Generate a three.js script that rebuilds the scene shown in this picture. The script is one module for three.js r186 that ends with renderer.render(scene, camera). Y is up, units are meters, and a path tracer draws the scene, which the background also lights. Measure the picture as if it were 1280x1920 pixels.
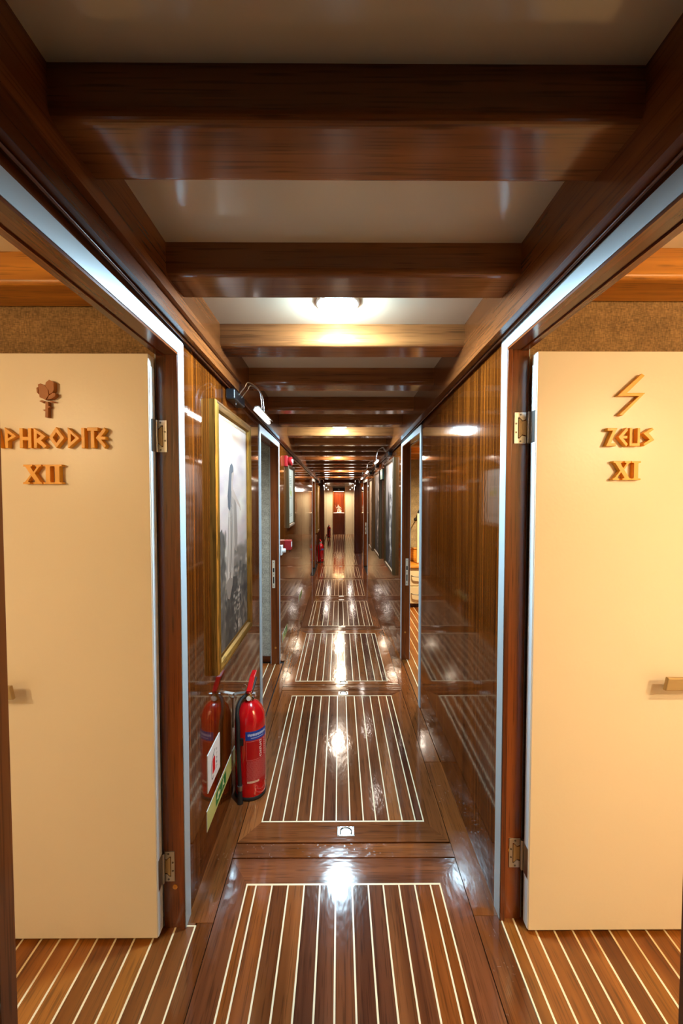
import * as THREE from 'three';
import { RoundedBoxGeometry } from 'three/addons/geometries/RoundedBoxGeometry.js';
import { mergeGeometries, mergeVertices } from 'three/addons/utils/BufferGeometryUtils.js';
import { MarchingCubes } from 'three/addons/objects/MarchingCubes.js';
import { FontLoader } from 'three/addons/loaders/FontLoader.js';
import { TextGeometry } from 'three/addons/geometries/TextGeometry.js';
import { RectAreaLightUniformsLib } from 'three/addons/lights/RectAreaLightUniformsLib.js';

// ---------------------------------------------------------------- camera, exposure, lamps' strengths
RectAreaLightUniformsLib.init();
const scene = new THREE.Scene();
scene.background = new THREE.Color(0x000000);
const camera = new THREE.PerspectiveCamera(2 * Math.atan(960 / 800) * 180 / Math.PI, 1280 / 1920, 0.02, 60);
camera.rotation.order = 'YXZ';
camera.position.set(0, 1.43, 0);
camera.rotation.set(-Math.atan(30 / 800), -Math.atan(4 / 800), 0);
const renderer = new THREE.WebGLRenderer();
renderer.toneMapping = THREE.LinearToneMapping;
renderer.toneMappingExposure = 1.0;
renderer.shadowMap.enabled = true;
const POWER = { dome: 9, domeFar: 4, lobby: 1.5, side: 0.15, picture: 16, cabinLeft: 4.8, cabinRight: 9, bedLeft: 1.9, bedRight: 3.6, cabin2Left: 5, cabin2Right: 26, niche: 210 };
const COOL = new THREE.Color(0.56, 0.82, 1.0), NEUTRAL = new THREE.Color(1.0, 0.86, 0.70), PICTURE = new THREE.Color(1.0, 0.87, 0.76), WARM = new THREE.Color(1.0, 0.74, 0.42), DIMWARM = new THREE.Color(1.0, 0.82, 0.6);

// ---------------------------------------------------------------- helpers
let seed = 7;
const rnd = () => { seed = (seed * 1664525 + 1013904223) >>> 0; return seed / 4294967296; };
const used = {};
function numbered(n) { used[n] = (used[n] ?? -1) + 1; return used[n] ? n + '_' + String(used[n]).padStart(3, '0') : n; }
function add(o, parent) { (parent || scene).add(o); return o; }
function mesh(name, g, m, parent, pos, rot) {
  const o = new THREE.Mesh(g, m); o.name = parent ? name : numbered(name);
  o.castShadow = o.receiveShadow = true;
  if (pos) o.position.set(...pos);
  if (rot) o.rotation.set(...rot);
  return add(o, parent);
}
function group(name, pos = [0, 0, 0], parent) { const o = new THREE.Group(); o.name = parent ? name : numbered(name); o.position.set(...pos); return add(o, parent); }
function tag(o, label, category, grp, kind) { o.userData.label = label; if (category) o.userData.category = category; if (grp) o.userData.group = grp; if (kind) o.userData.kind = kind; return o; }
function structure(name, label) { const g = group(name); g.userData.kind = 'structure'; if (label) g.userData.label = label; return g; }

// uv in metres, v along the grain axis ('x' | 'y' | 'z'; default: the longest side)
function grainUV(g, axis, ou = rnd() * 7, ov = rnd() * 7) {
  if (g.index) g = g.toNonIndexed();
  g.computeBoundingBox();
  if (!axis) { const s = g.boundingBox.getSize(new THREE.Vector3()); axis = s.x >= s.y && s.x >= s.z ? 'x' : s.y >= s.z ? 'y' : 'z'; }
  const p = g.attributes.position, n = g.attributes.normal, uv = new Float32Array(p.count * 2), gi = { x: 0, y: 1, z: 2 }[axis];
  for (let i = 0; i < p.count; i += 3) {
    const nn = [0, 1, 2].map((k) => Math.abs(n.getComponent(i, k) + n.getComponent(i + 1, k) + n.getComponent(i + 2, k)));
    const d = nn[0] >= nn[1] && nn[0] >= nn[2] ? 0 : nn[1] >= nn[2] ? 1 : 2;
    const rest = [0, 1, 2].filter((k) => k !== d);
    let b = gi, a = rest.find((k) => k !== gi);
    if (d === gi) { a = rest[0]; b = rest[1]; }
    for (let j = i; j < i + 3; j++) { uv[2 * j] = p.getComponent(j, a) + ou; uv[2 * j + 1] = p.getComponent(j, b) * (d === gi ? 4 : 1) + ov; }
  }
  g.setAttribute('uv', new THREE.BufferAttribute(uv, 2));
  return g;
}
const box = (w, h, d, axis) => grainUV(new THREE.BoxGeometry(w, h, d), axis);
const rbox = (w, h, d, r = 0.003, axis, seg = 2) => grainUV(new RoundedBoxGeometry(w, h, d, seg, Math.min(r, w / 2.01, h / 2.01, d / 2.01)), axis);
// a box between explicit limits; f(x,y,z of the unit cube 0..1) may bend it
function span(x0, x1, y0, y1, z0, z1, axis) { const g = box(Math.abs(x1 - x0), Math.abs(y1 - y0), Math.abs(z1 - z0), axis); g.translate((x0 + x1) / 2, (y0 + y1) / 2, (z0 + z1) / 2); return g; }
function rspan(x0, x1, y0, y1, z0, z1, r, axis) { const g = rbox(Math.abs(x1 - x0), Math.abs(y1 - y0), Math.abs(z1 - z0), r, axis); g.translate((x0 + x1) / 2, (y0 + y1) / 2, (z0 + z1) / 2); return g; }
function hexa(f, axis) { const g = new THREE.BoxGeometry(1, 1, 1).toNonIndexed(), p = g.attributes.position; for (let i = 0; i < p.count; i++) p.setXYZ(i, ...f(p.getX(i) + .5, p.getY(i) + .5, p.getZ(i) + .5)); g.computeVertexNormals(); return grainUV(g, axis); }
function tube(pts, r, seg = 24, rad = 8, closed = false) { return new THREE.TubeGeometry(new THREE.CatmullRomCurve3(pts.map((p) => new THREE.Vector3(...p)), closed), seg, r, rad, closed); }
function cyl(r0, r1, h, seg = 24) { return new THREE.CylinderGeometry(r0, r1, h, seg); }
function lathe(pts, seg = 40) { return new THREE.LatheGeometry(pts.map((p) => new THREE.Vector2(...p)), seg); }
function join(...gs) { return mergeGeometries(gs.map((g) => { const q = g.index ? g.toNonIndexed() : g.clone(); for (const k of Object.keys(q.attributes)) if (!['position', 'normal', 'uv'].includes(k)) q.deleteAttribute(k); return q; })); }
function outline(pts, holes = []) { const s = new THREE.Shape(pts.map((p) => new THREE.Vector2(...p))); for (const h of holes) s.holes.push(new THREE.Path(h.map((p) => new THREE.Vector2(...p)))); return s; }
function extrude(shape, depth, bevel = 0) { return new THREE.ExtrudeGeometry(shape, { depth: depth - 2 * bevel, bevelEnabled: bevel > 0, bevelSize: bevel, bevelThickness: bevel, bevelOffset: -bevel, bevelSegments: 2, curveSegments: 14 }).translate(0, 0, bevel); }

// ---------------------------------------------------------------- textures
function hash(x, y, s) { let h = (x * 374761393 + y * 668265263 + s * 1442695041) | 0; h = Math.imul(h ^ (h >>> 13), 1274126177); h ^= h >>> 16; return (h >>> 0) / 4294967296; }
function pnoise(x, y, px, py, s) { // periodic value noise
  const xi = Math.floor(x), yi = Math.floor(y), fx = x - xi, fy = y - yi, u = fx * fx * (3 - 2 * fx), v = fy * fy * (3 - 2 * fy);
  const m = (a, b) => ((a % b) + b) % b, X = m(xi, px), X1 = m(xi + 1, px), Y = m(yi, py), Y1 = m(yi + 1, py);
  return (hash(X, Y, s) * (1 - u) + hash(X1, Y, s) * u) * (1 - v) + (hash(X, Y1, s) * (1 - u) + hash(X1, Y1, s) * u) * v;
}
function texture(w, h, repU, repV, srgb, f) {
  const d = new Uint8Array(w * h * 4);
  for (let y = 0; y < h; y++) for (let x = 0; x < w; x++) { const c = f(x / w, y / h), i = 4 * (y * w + x); d[i] = Math.max(0, Math.min(255, c[0])); d[i + 1] = Math.max(0, Math.min(255, c[1])); d[i + 2] = Math.max(0, Math.min(255, c[2])); d[i + 3] = 255; }
  const t = new THREE.DataTexture(d, w, h, THREE.RGBAFormat);
  t.wrapS = t.wrapT = THREE.RepeatWrapping; t.magFilter = THREE.LinearFilter; t.minFilter = THREE.LinearMipmapLinearFilter; t.generateMipmaps = true;
  t.repeat.set(1 / repU, 1 / repV); if (srgb) t.colorSpace = THREE.SRGBColorSpace; t.needsUpdate = true; return t;
}
const mix3 = (a, b, t) => [a[0] + (b[0] - a[0]) * t, a[1] + (b[1] - a[1]) * t, a[2] + (b[2] - a[2]) * t];
const clamp = (t) => Math.max(0, Math.min(1, t));
// mahogany: soft streaks along v with fine dark pores
function woodMap(dark, light, s, { repU = 0.6, repV = 1.8, streak = 14, contrast = .8, pores = 0.22 } = {}) {
  return texture(512, 512, repU, repV, true, (u, v) => {
    const warp = (pnoise(u * 4, v * 3, 4, 3, s) - .5) * 0.10;
    const a = pnoise((u + warp) * streak, v * 3, streak, 3, s + 1), b = pnoise(u * streak * 4, v * 5, streak * 4, 5, s + 2), c = pnoise(u * 3, v * 4, 3, 4, s + 3);
    let t = clamp(.5 + ((a - .5) * .9 + (b - .5) * .45 + (c - .5) * .6) * contrast);
    const p = pnoise(u * 230, v * 26, 230, 26, s + 4);
    const col = mix3(dark, light, t), k = 1 - pores * clamp((p - .62) * 3.2);
    return [col[0] * k, col[1] * k, col[2] * k];
  });
}
// ribbon-striped veneer, stripes along v
function veneerMap(dark, light, s) {
  return texture(1024, 512, 0.9, 2.6, true, (u, v) => {
    const w = u + (pnoise(u * 5, v * 2, 5, 2, s + 9) - .5) * .012;
    const a = pnoise(w * 120, v * 2, 120, 2, s), b = pnoise(w * 260, v * 4, 260, 4, s + 1), c = pnoise(u * 12, v * 2, 12, 2, s + 2), p = pnoise(u * 400, v * 60, 400, 60, s + 4);
    const t = clamp(.48 + (a - .5) * .75 + (b - .5) * .6 + (c - .5) * .22);
    const k = 1 - .15 * clamp((p - .6) * 3); const col = mix3(dark, light, t);
    return [col[0] * k, col[1] * k, col[2] * k];
  });
}
const waveBump = (s, ru, rv, fu, fv, fine = .3) => texture(512, 512, ru, rv, false, (u, v) => { const a = pnoise(u * fu, v * fv, fu, fv, s), b = pnoise(u * fu * 3, v * fv * 3, fu * 3, fv * 3, s + 1), c = pnoise(u * 160, v * 60, 160, 60, s + 2); const k = 255 * clamp(a * .6 + b * .25 + c * .15 * fine); return [k, k, k]; });
const bumpFloor = waveBump(51, 1.0, 1.0, 22, 12, 1), bumpWall = waveBump(61, 1.2, 1.2, 5, 3, .6);
const scuffMap = texture(512, 512, 0.9, 0.9, false, (u, v) => { const a = pnoise(u * 5, v * 5, 5, 5, 71), b = pnoise(u * 22, v * 22, 22, 22, 72), c = pnoise(u * 120, v * 90, 120, 90, 73); const k = 255 * clamp(.30 + (a - .5) * .28 + (b - .5) * .25 + (c > .86 ? .30 : 0)); return [k, k, k]; });
const W1 = woodMap([100, 64, 42], [174, 122, 80], 11), W2 = woodMap([108, 68, 40], [172, 120, 72], 23, { streak: 10 }), W4 = woodMap([156, 108, 40], [226, 172, 84], 37), W3 = woodMap([112, 72, 42], [186, 130, 74], 31, { streak: 8, repV: 2.4 });
const VEN = veneerMap([66, 33, 10], [158, 90, 28], 41);
const lino = texture(256, 256, 0.25, 0.25, true, (u, v) => { const a = pnoise(u * 128, v * 30, 128, 30, 81), b = pnoise(u * 30, v * 128, 30, 128, 82), c = pnoise(u * 6, v * 6, 6, 6, 83); const k = .74 + (a - .5) * .2 + (b - .5) * .2 + (c - .5) * .1; return [255 * k, 255 * k, 255 * k]; });
const doorBump = texture(256, 256, .4, .4, false, (u, v) => { const k = 255 * (.5 + (pnoise(u * 60, v * 60, 60, 60, 91) - .5) * .6 + (pnoise(u * 9, v * 9, 9, 9, 92) - .5) * .5); return [k, k, k]; });

// ---------------------------------------------------------------- materials
const std = (o) => new THREE.MeshStandardMaterial(o), phys = (o) => new THREE.MeshPhysicalMaterial(o);
const col = (h) => new THREE.Color(h);
const M = {
  beam: std({ map: W3, color: col(0xf4e6e0), roughness: .16, bumpMap: bumpWall, bumpScale: .0005 }),
  fascia: std({ map: W3, color: col(0xbe9f8e), roughness: .24, bumpMap: bumpWall, bumpScale: .0005 }),
  veneer: std({ map: VEN, color: col(0xd2bfb0), roughness: .06, bumpMap: bumpWall, bumpScale: .0005 }),
  border: std({ map: W2, color: col(0xccb098), roughness: .42, roughnessMap: scuffMap, bumpMap: bumpFloor, bumpScale: .0006 }),
  jamb: std({ map: W3, color: col(0xc89c84), roughness: .2 }),
  darkwood: std({ map: W3, color: col(0x966a5a), roughness: .22 }),
  strip: std({ color: col(0xeadbb6), roughness: .25 }),
  ceiling: std({ color: col(0xd8cbb2), roughness: .13, bumpMap: bumpWall, bumpScale: .0004 }),
  cabinCeiling: std({ color: col(0xe4d8be), roughness: .4 }),
  plateMetal: std({ color: col(0xd6cebc), roughness: .4, metalness: .2 }), frame: std({ color: col(0xb6c4ca), roughness: .35 }),
  frameEdge: std({ color: col(0xb9c2c6), roughness: .3, metalness: .4 }),
  leaf: std({ color: col(0xefe4cf), roughness: .36, bumpMap: doorBump, bumpScale: .0002 }),
  leafEdge: std({ color: col(0xe6ecee), roughness: .4 }),
  textile: std({ map: lino, color: col(0xc49c66), roughness: .85 }),
  greyWall: std({ map: lino, color: col(0xd2d2c6), roughness: .8 }),
  beige: std({ map: lino, color: col(0xdcc79c), roughness: .8 }),
  cream: std({ color: col(0xf0dfb8), roughness: .6 }),
  steel: std({ color: col(0xb4b4b0), roughness: .34, metalness: 1 }),
  satin: std({ color: col(0xb49a6c), roughness: .4, metalness: .3 }),
  screw: std({ color: col(0x6a6862), roughness: .4, metalness: 1 }),
  dark: std({ color: col(0x0c0807), roughness: .7 }),
  groove: std({ color: col(0x140b07), roughness: .9 }),
  black: std({ color: col(0x131316), roughness: .35 }),
  rubber: std({ color: col(0x1a1a1b), roughness: .55 }),
  gold: std({ map: woodMap([120, 84, 30], [206, 160, 76], 101, { pores: .35, contrast: 1.3 }), roughness: .32, metalness: .75 }),
  goldDark: std({ color: col(0x4a3214), roughness: .45, metalness: .3 }),
  letter: std({ color: col(0xf4b02c), roughness: .4 }),
  rose: std({ color: col(0xa8662a), roughness: .5 }),
  red: phys({ color: col(0xc00d14), roughness: .16, clearcoat: 1, clearcoatRoughness: .05 }),
  redMatt: std({ color: col(0x9c1418), roughness: .4 }),
  white: std({ color: col(0xeceae4), roughness: .4 }),
  chrome: std({ color: col(0xd9dbdc), roughness: .12, metalness: 1 }),
  brass: std({ color: col(0xc79a4a), roughness: .3, metalness: 1 }),
  orangeWood: std({ map: W4, color: col(0xffe6b8), roughness: .4 }),
  niche: std({ map: W2, color: col(0xffa860), roughness: .45 }), marble: std({ color: col(0xbdb6ac), roughness: .35 }),
  drawer: std({ color: col(0xefe2c0), roughness: .45 }),
};
const plankTints = [0xd0b8aa, 0xc8aea4, 0xbca6a0, 0xa08e96, 0xdcb692, 0xc4aa9c].map((h, i) => std({ map: i % 2 ? W1 : W2, color: col(h), roughness: .09 + .015 * (i % 3), bumpMap: bumpFloor, bumpScale: .0006 }));
const cabinTints = [0xb4907c, 0xa88674, 0xbc9a84, 0x98786a, 0xb49478].map((h, i) => std({ map: W4, color: col(h), roughness: .3, bumpMap: bumpFloor, bumpScale: .0006 }));

// ---------------------------------------------------------------- layout (D = distance ahead of the camera, z = -D)
const taper = (D) => Math.max(0, D - 4.2);
const XL = (D) => -0.512 + 0.0062 * taper(D), XR = (D) => 0.544 - 0.0108 * taper(D);
const XW = (s, D) => (s < 0 ? XL(D) : XR(D));
const yBeam = (D) => 2.073 - 0.025 * D, yCeil = (D) => yBeam(D) + 0.082;
const yFascia = (s, D) => (s < 0 ? 1.963 - 0.021 * D : 1.978 - 0.0225 * D);
const BACK = -1.7, PORTAL = 10.62, END = 15.86;
// openings on each side: near edge, far edge, height of the opening
const OPEN = { '-1': [[0.62, 1.40, 1.886], [2.74, 3.62, 1.845], [7.66, 8.5, 1.71]], '1': [[0.62, 1.425, 1.912], [2.84, 3.72, 1.862], [7.66, 8.72, 1.70]] };

// ---------------------------------------------------------------- floor
{
  const fl = structure('floor', 'varnished mahogany floor boards with pale inlay lines');
  mesh('subfloor', span(-3, 3, -0.06, -0.012, -END - .3, -BACK + .3), M.groove, fl);
  const plank = (x0, x1, D0, D1, m, top = 0, axis) => { const g = span(x0, x1, -.012, top, -D1, -D0, axis); return mesh('plank', g, m, fl); };
  // margins along both walls, in lengths
  const cutsL = [BACK, 0.3, 1.38, 2.35, 3.66, 4.9, 6.4, 7.6, 9.0, 10.6, 12.4, 14.2, END], cutsR = [BACK, 0.3, 1.4, 2.24, 3.7, 5.1, 6.3, 7.6, 8.8, 10.6, 12.5, 14, END];
  for (const [s, cuts] of [[-1, cutsL], [1, cutsR]]) for (let i = 0; i < cuts.length - 1; i++) {
    const a = cuts[i] + .0008, b = cuts[i + 1] - .0008, inner = s < 0 ? -.4235 : .4585;
    const g = hexa((x, y, z) => [s < 0 ? (x ? inner : XL(z ? a : b) - (inDoor(s, (a + b) / 2) ? -.036 : .01)) : (x ? XR(z ? a : b) + (inDoor(s, (a + b) / 2) ? -.002 : .01) : inner), y ? (i % 2 ? 0 : -.0004) : -.012, z ? -a : -b], 'z');
    mesh('margin_board', g, M.border, fl);
  }
  // cross boards between the hatches
  for (const [a, b, n] of [[1.637, 1.705, 1], [3.095, 3.19, 2], [4.50, 4.59, 2], [5.905, 6.0, 2], [7.365, 7.375, 1], [8.71, 8.79, 1]]) for (let k = 0; k < n; k++) { const w = (b - a) / n; plank(-.4215, .4565, a + k * w + .001, a + (k + 1) * w - .001, M.border, -.0003 * (k + 1), 'x'); }
  // cabin floors: planks parted by pale inlay, running along the ship
  const boards = (edges, D0, D1, tints, far) => { for (let i = 0; i < edges.length - 1; i++) { const a = Math.min(edges[i], edges[i + 1]), b = Math.max(edges[i], edges[i + 1]); plank(a + .003, b - .003, D0, D1, tints[Math.floor(rnd() * tints.length)], -.0002 - rnd() * .0004, 'z'); if (i || edges[0] < edges[1]) mesh('inlay_strip', span(b - .003, b + .003, -.012, .0002, -D1, -D0, 'z'), M.strip, fl); } };
  const eL = [-.479, -.543]; for (let x = -.602; x > -1.75; x -= .0599) eL.push(x);
  const eR = [.547, .587]; for (let x = .646; x < 1.8; x += .0606) eR.push(x);
  boards(eL, -.9, 1.42, cabinTints); boards(eR, -.9, 1.42, cabinTints);
  mesh('inlay_strip', span(.544, .549, -.012, .0003, -1.39, -.655, 'z'), M.strip, fl); mesh('inlay_strip', span(-.482, -.477, -.012, .0003, -1.368, -.655, 'z'), M.strip, fl); mesh('inlay_strip', span(-.512, -.477, -.012, .0003, -1.372, -1.368, 'x'), M.strip, fl);
  const eL2 = [-.482, -.545]; for (let x = -.604; x > -1.3; x -= .0599) eL2.push(x);
  const eR2 = [.545, .590]; for (let x = .65; x < 1.9; x += .0606) eR2.push(x);
  boards(eL2, 2.3, 3.6, plankTints); boards(eR2, 2.3, 5.45, cabinTints);
  // beyond the portal: narrow boards, too far to lift apart one by one from each other's sides
  for (let x = -.42, i = 0; x < .45; x += .0625, i++) { plank(x + .003, Math.min(x + .0595, .455), 10.75, END, plankTints[i % 6], -.0002, 'z'); mesh('inlay_strip', span(x - .003, x + .003, -.012, .0002, -END, -10.75, 'z'), M.strip, fl); }
  for (const D of [11.75, 12.4, 13.57]) mesh('seam_strip', span(-.42, .455, -.011, .0003, -D - .012, -D, 'x'), M.groove, fl);
}
function inDoor(s, D) { return OPEN[String(s)].some(([a, b]) => D > a - .05 && D < b + .05); }

// ---------------------------------------------------------------- walls
for (const s of [-1, 1]) {
  const wall = structure(s < 0 ? 'wall_left' : 'wall_right', 'glossy ribbon-striped veneer corridor wall');
  const slab = (D0, D1, y0, y1, m) => mesh('panel', hexa((x, y, z) => { const D = z ? D0 : D1; return [XW(s, D) + (s < 0 ? (x ? 0 : -.06) : (x ? .06 : 0)), y ? (y1 ?? yCeil(D) + .02) : y0, -D]; }, m ? 'z' : 'y'), m || M.veneer, wall);
  let at = BACK;
  for (const [a, b, h] of OPEN[String(s)]) { slab(at, a, -.01); slab(a, b, h, undefined, M.fascia); at = b; }
  const joints = s < 0 ? [at, PORTAL] : [at, PORTAL];
  slab(at, PORTAL, -.01);
}
{
  const back = structure('wall_back', 'veneered bulkhead behind the camera');
  mesh('panel', span(-.6, .62, -.01, 2.3, -BACK, -BACK + .05, 'y'), M.veneer, back);
}

// fascia boards along the beam ends, with their mouldings
for (const s of [-1, 1]) {
  const t = structure('trim_' + (s < 0 ? 1 : 2), 'dark varnished fascia board under the beam ends');
  const xf = (D) => XW(s, D) - s * .027;
  mesh('fascia_board', hexa((x, y, z) => { const D = z ? BACK : PORTAL; return [s < 0 ? (x ? xf(D) : XW(s, D) - .02) : (x ? XW(s, D) + .02 : xf(D)), y ? yCeil(D) + .03 : yFascia(s, D), -D]; }, 'z'), M.fascia, t);
  const along = (dx, dy, r) => { const p = []; for (let D = BACK; D <= PORTAL; D += 1.232) p.push([xf(D) + dx * -s, yFascia(s, D) + dy, -D]); return tube(p, r, 40, 8); };
  mesh('bead_moulding', along(.002, .006, .0055), M.fascia, t);
  mesh('bead_moulding', along(-.012, -.004, .004), M.fascia, t);
  if (s < 0) {
    mesh('ledge_moulding', hexa((x, y, z) => { const D = z ? BACK : 2.04; return [xf(D) + (x ? .024 : -.002), 2.008 - .023 * D + (y ? .030 : 0), -D]; }, 'z'), M.fascia, t);
    mesh('cable_cover', rspan(xf(2) - .002, xf(2) + .016, 1.885, 1.985, -2.09, -2.045, .002, 'y'), M.darkwood, t);
    mesh('ledge_moulding', hexa((x, y, z) => { const D = z ? 2.1 : PORTAL; return [xf(D) + (x ? .008 : -.002), 2.010 - .0235 * D + (y ? .014 : 0), -D]; }, 'z'), M.fascia, t);
  }
}

// ---------------------------------------------------------------- ceiling with beams
{
  const c = structure('ceiling', 'glossy cream ceiling panels between varnished deck beams');
  const far = [-1.2, -.68, -.16, .354, .871, 1.344, 1.866, 2.40, 2.99, 3.485, 4.03, 4.56, 5.03, 5.50, 6.02, 6.54, 7.06, 7.58, 8.10, 8.62, 9.14, 9.66, 10.18];
  const xa = (D) => XL(D) + .0265, xb = (D) => XR(D) - .0265;
  far.forEach((D, i) => {
    const w = .146, sh = new THREE.Shape(), h = yCeil(D) - yBeam(D) + .01, r = .022; // profile across the beam: x = toward the viewer, y up
    sh.moveTo(-w / 2, h); sh.lineTo(-w / 2, r * .5); sh.quadraticCurveTo(-w / 2, 0, -w / 2 + r * .5, 0); sh.lineTo(w / 2 - r, 0); sh.quadraticCurveTo(w / 2, 0, w / 2, r); sh.lineTo(w / 2, h); sh.closePath();
    const L = xb(D) - xa(D);
    let g = new THREE.ExtrudeGeometry(sh, { depth: L, bevelEnabled: false, curveSegments: 8 });
    g.rotateY(-Math.PI / 2); // extrusion now runs along -x; profile x -> z
    g.translate(L / 2, 0, 0);
    g = grainUV(g, 'x');
    mesh('beam', g, M.beam, c, [(xa(D) + xb(D)) / 2, yBeam(D), -D + w / 2]);
    const D1 = far[i + 1] ?? PORTAL + .1;
    mesh('ceiling_panel', hexa((x, y, z) => { const q = z ? D - .05 : D1 - .1; return [x ? xb(q) + .02 : xa(q) - .02, yCeil(q) + (y ? .03 : 0), -q]; }, 'x'), M.ceiling, c);
  });
  mesh('ceiling_panel', span(-.6, .62, yCeil(BACK), yCeil(BACK) + .03, 1.15, -BACK, 'x'), M.ceiling, c);
}

// ---------------------------------------------------------------- door frames
// s: side, o: opening, strike: a lock plate on the far jamb
function doorFrame(n, s, o, strike) {
  const [a, b, h] = o, t = structure('trim_' + n, 'door frame of dark wood with a white painted edge');
  const X = (D, d) => XW(s, D) + s * d; // d: depth into the wall from the corridor face
  const J = .035, S = .05, P = .005;
  for (const [d0, d1, fs] of [[a, a + J, -1], [b - J, b, 1]]) {
    const D = (d0 + d1) / 2;
    const g = hexa((x, y, z) => [X(D, .003 + (s < 0 ? 1 - x : x) * .064), y ? h : 0, -(z ? d0 : d1)], 'y');
    mesh('jamb', g, M.jamb, t);
    const e0 = fs > 0 ? b - J - .004 : (a < 1 ? a - .03 : a + J + .004) - S, e1 = e0 + S;
    mesh('edge_strip', rspan(X(D, -P), X(D, .003), 0, h + (s < 0 ? .036 : .038), -e1, -e0, .0015), M.frame, t);
    mesh('edge_lip', rspan(X(D, -P + .002), X(D, .012), 0, h - .003, fs > 0 ? -e0 - .004 : -e1 - .004, fs > 0 ? -e0 + .004 : -e1 + .004, .0012), M.jamb, t);
    mesh('back_strip', span(X(D, .064), X(D, .072), 0, h, -(fs > 0 ? b + .01 : a + J - .004), -(fs > 0 ? b - J + .004 : a - .01)), M.frame, t);
  }
  const m = (a + b) / 2;
  mesh('head_jamb', hexa((x, y, z) => [X(z ? a : b, .003 + (s < 0 ? 1 - x : x) * .064), y ? h + .01 : h - .010, -(z ? a : b)], 'z'), M.jamb, t);
  mesh('edge_strip', hexa((x, y, z) => { const D = z ? a - .005 : b + .004; return [X(D, (s < 0 ? 1 - x : x) * .013 - P - .001), h - .006 + y * .044, -D]; }, 'z'), M.frame, t);
  mesh('edge_lip', hexa((x, y, z) => { const D = z ? a + J : b - J; return [X(D, (s < 0 ? 1 - x : x) * .02 - P + .001), h - .0125 + y * .008, -D]; }, 'z'), M.jamb, t);
  mesh('stop_bead', hexa((x, y, z) => { const D = z ? a + J : b - J; return [X(D, .045 + (s < 0 ? 1 - x : x) * .018), h - .014 + y * .010, -D]; }, 'z'), M.jamb, t);
  if (strike) {
    const zf = -(b - J) + .0015, cx = X(b, .043), pl = group('strike_plate', [cx, 0.77, zf], t);
    mesh('plate', rbox(.024, .235, .003, .001), M.plateMetal, pl);
    mesh('latch_hole', box(.013, .035, .003), M.dark, pl, [0, .035, .0006]);
    mesh('bolt_hole', box(.010, .055, .003), M.dark, pl, [0, -.05, .0006]);
    for (const y of [-.1, 0, .1]) mesh('screw', cyl(.0035, .0035, .002, 12).rotateX(Math.PI / 2), M.screw, pl, [0, y, .0012]);
  }
  // plugs over the fixing screws near the foot
  mesh('screw_plug', cyl(.008, .008, .002, 14).rotateX(Math.PI / 2), M.orangeWood, t, [X(b, .03), .14 + .1 * (s > 0), -(b - J) + .0008]);
  return t;
}
doorFrame(3, -1, OPEN['-1'][0]); doorFrame(4, 1, OPEN['1'][0]);
doorFrame(5, -1, OPEN['-1'][1], true); doorFrame(6, 1, OPEN['1'][1], true);
doorFrame(7, -1, OPEN['-1'][2]); doorFrame(8, 1, OPEN['1'][2], true);

// ---------------------------------------------------------------- cabins seen through the doorways
function cabin(s, D0, D1, depth, opt) {
  const S = s < 0 ? 'left' : 'right', x0 = XW(s, (D0 + D1) / 2) + s * .062, x1 = x0 + s * depth, top = opt.top, name = (n) => 'wall_' + S + '_' + n + (opt.n || '');
  const far = structure(name('cabin_bulkhead'), opt.label); mesh('panel', span(x0, x1 + s * .05, -.01, top + .05, -D1 - .04, -D1, 'y'), opt.far, far);
  if (opt.base) mesh('baseboard', span(x0, x1, 0, opt.base, -D1, -D1 + .014, 'x'), M.darkwood, far);
  const near = structure(name('cabin_rear')); mesh('panel', span(x0, x1 + s * .05, -.01, top + .05, -D0, -D0 + .04, 'y'), opt.near || opt.far, near);
  const side = structure(name('cabin_side')); mesh('panel', span(x1, x1 + s * .05, -.01, top + .05, -D1, -D0, 'y'), opt.side || opt.far, side);
  const c = structure('ceiling', 'cream cabin ceiling'); mesh('ceiling_panel', span(x0 - s * .005, x1, top, top + .04, -D1, -D0), M.cabinCeiling, c);
  for (const [b0, b1, y] of opt.beams || []) mesh('beam', rspan(x0, x1, y, top + .01, -b1, -b0, .014, 'x'), M.orangeWood, c);
}
cabin(-1, -.9, 1.42, 1.15, { top: 2.135, far: M.textile, side: M.cream, near: M.cream, beams: [[1.262, 1.418, 2.043], [.72, .87, 2.05], [.2, .35, 2.06]], label: 'brown woven wall covering above the open cream door of the left cabin' });
cabin(1, -.9, 1.42, 1.15, { top: 2.15, far: M.textile, side: M.cream, near: M.cream, beams: [[1.262, 1.418, 2.063], [.72, .87, 2.07], [.2, .35, 2.08]], label: 'brown woven wall covering above the open cream door of the right cabin' });
cabin(-1, 2.25, 3.64, .75, { n: '_two', top: 2.06, far: M.greyWall, base: .05, beams: [], label: 'grey woven cabin wall beyond the second left doorway' });
cabin(1, 2.25, 5.95, 1.3, { n: '_two', top: 2.06, far: M.beige, side: M.beige, near: M.cream, beams: [[3.9, 4.05, 1.97], [4.5, 4.65, 1.955], [5.1, 5.25, 1.94], [5.7, 5.85, 1.925]], label: 'beige woven cabin wall beyond the second right doorway' });
cabin(-1, 7.3, 8.56, .5, { n: '_three', top: 1.9, far: M.darkwood, label: 'dark cabin beyond the third left doorway' });
cabin(1, 7.3, 8.80, .5, { n: '_three', top: 1.9, far: M.darkwood, label: 'dark cabin beyond the third right doorway' });

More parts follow.
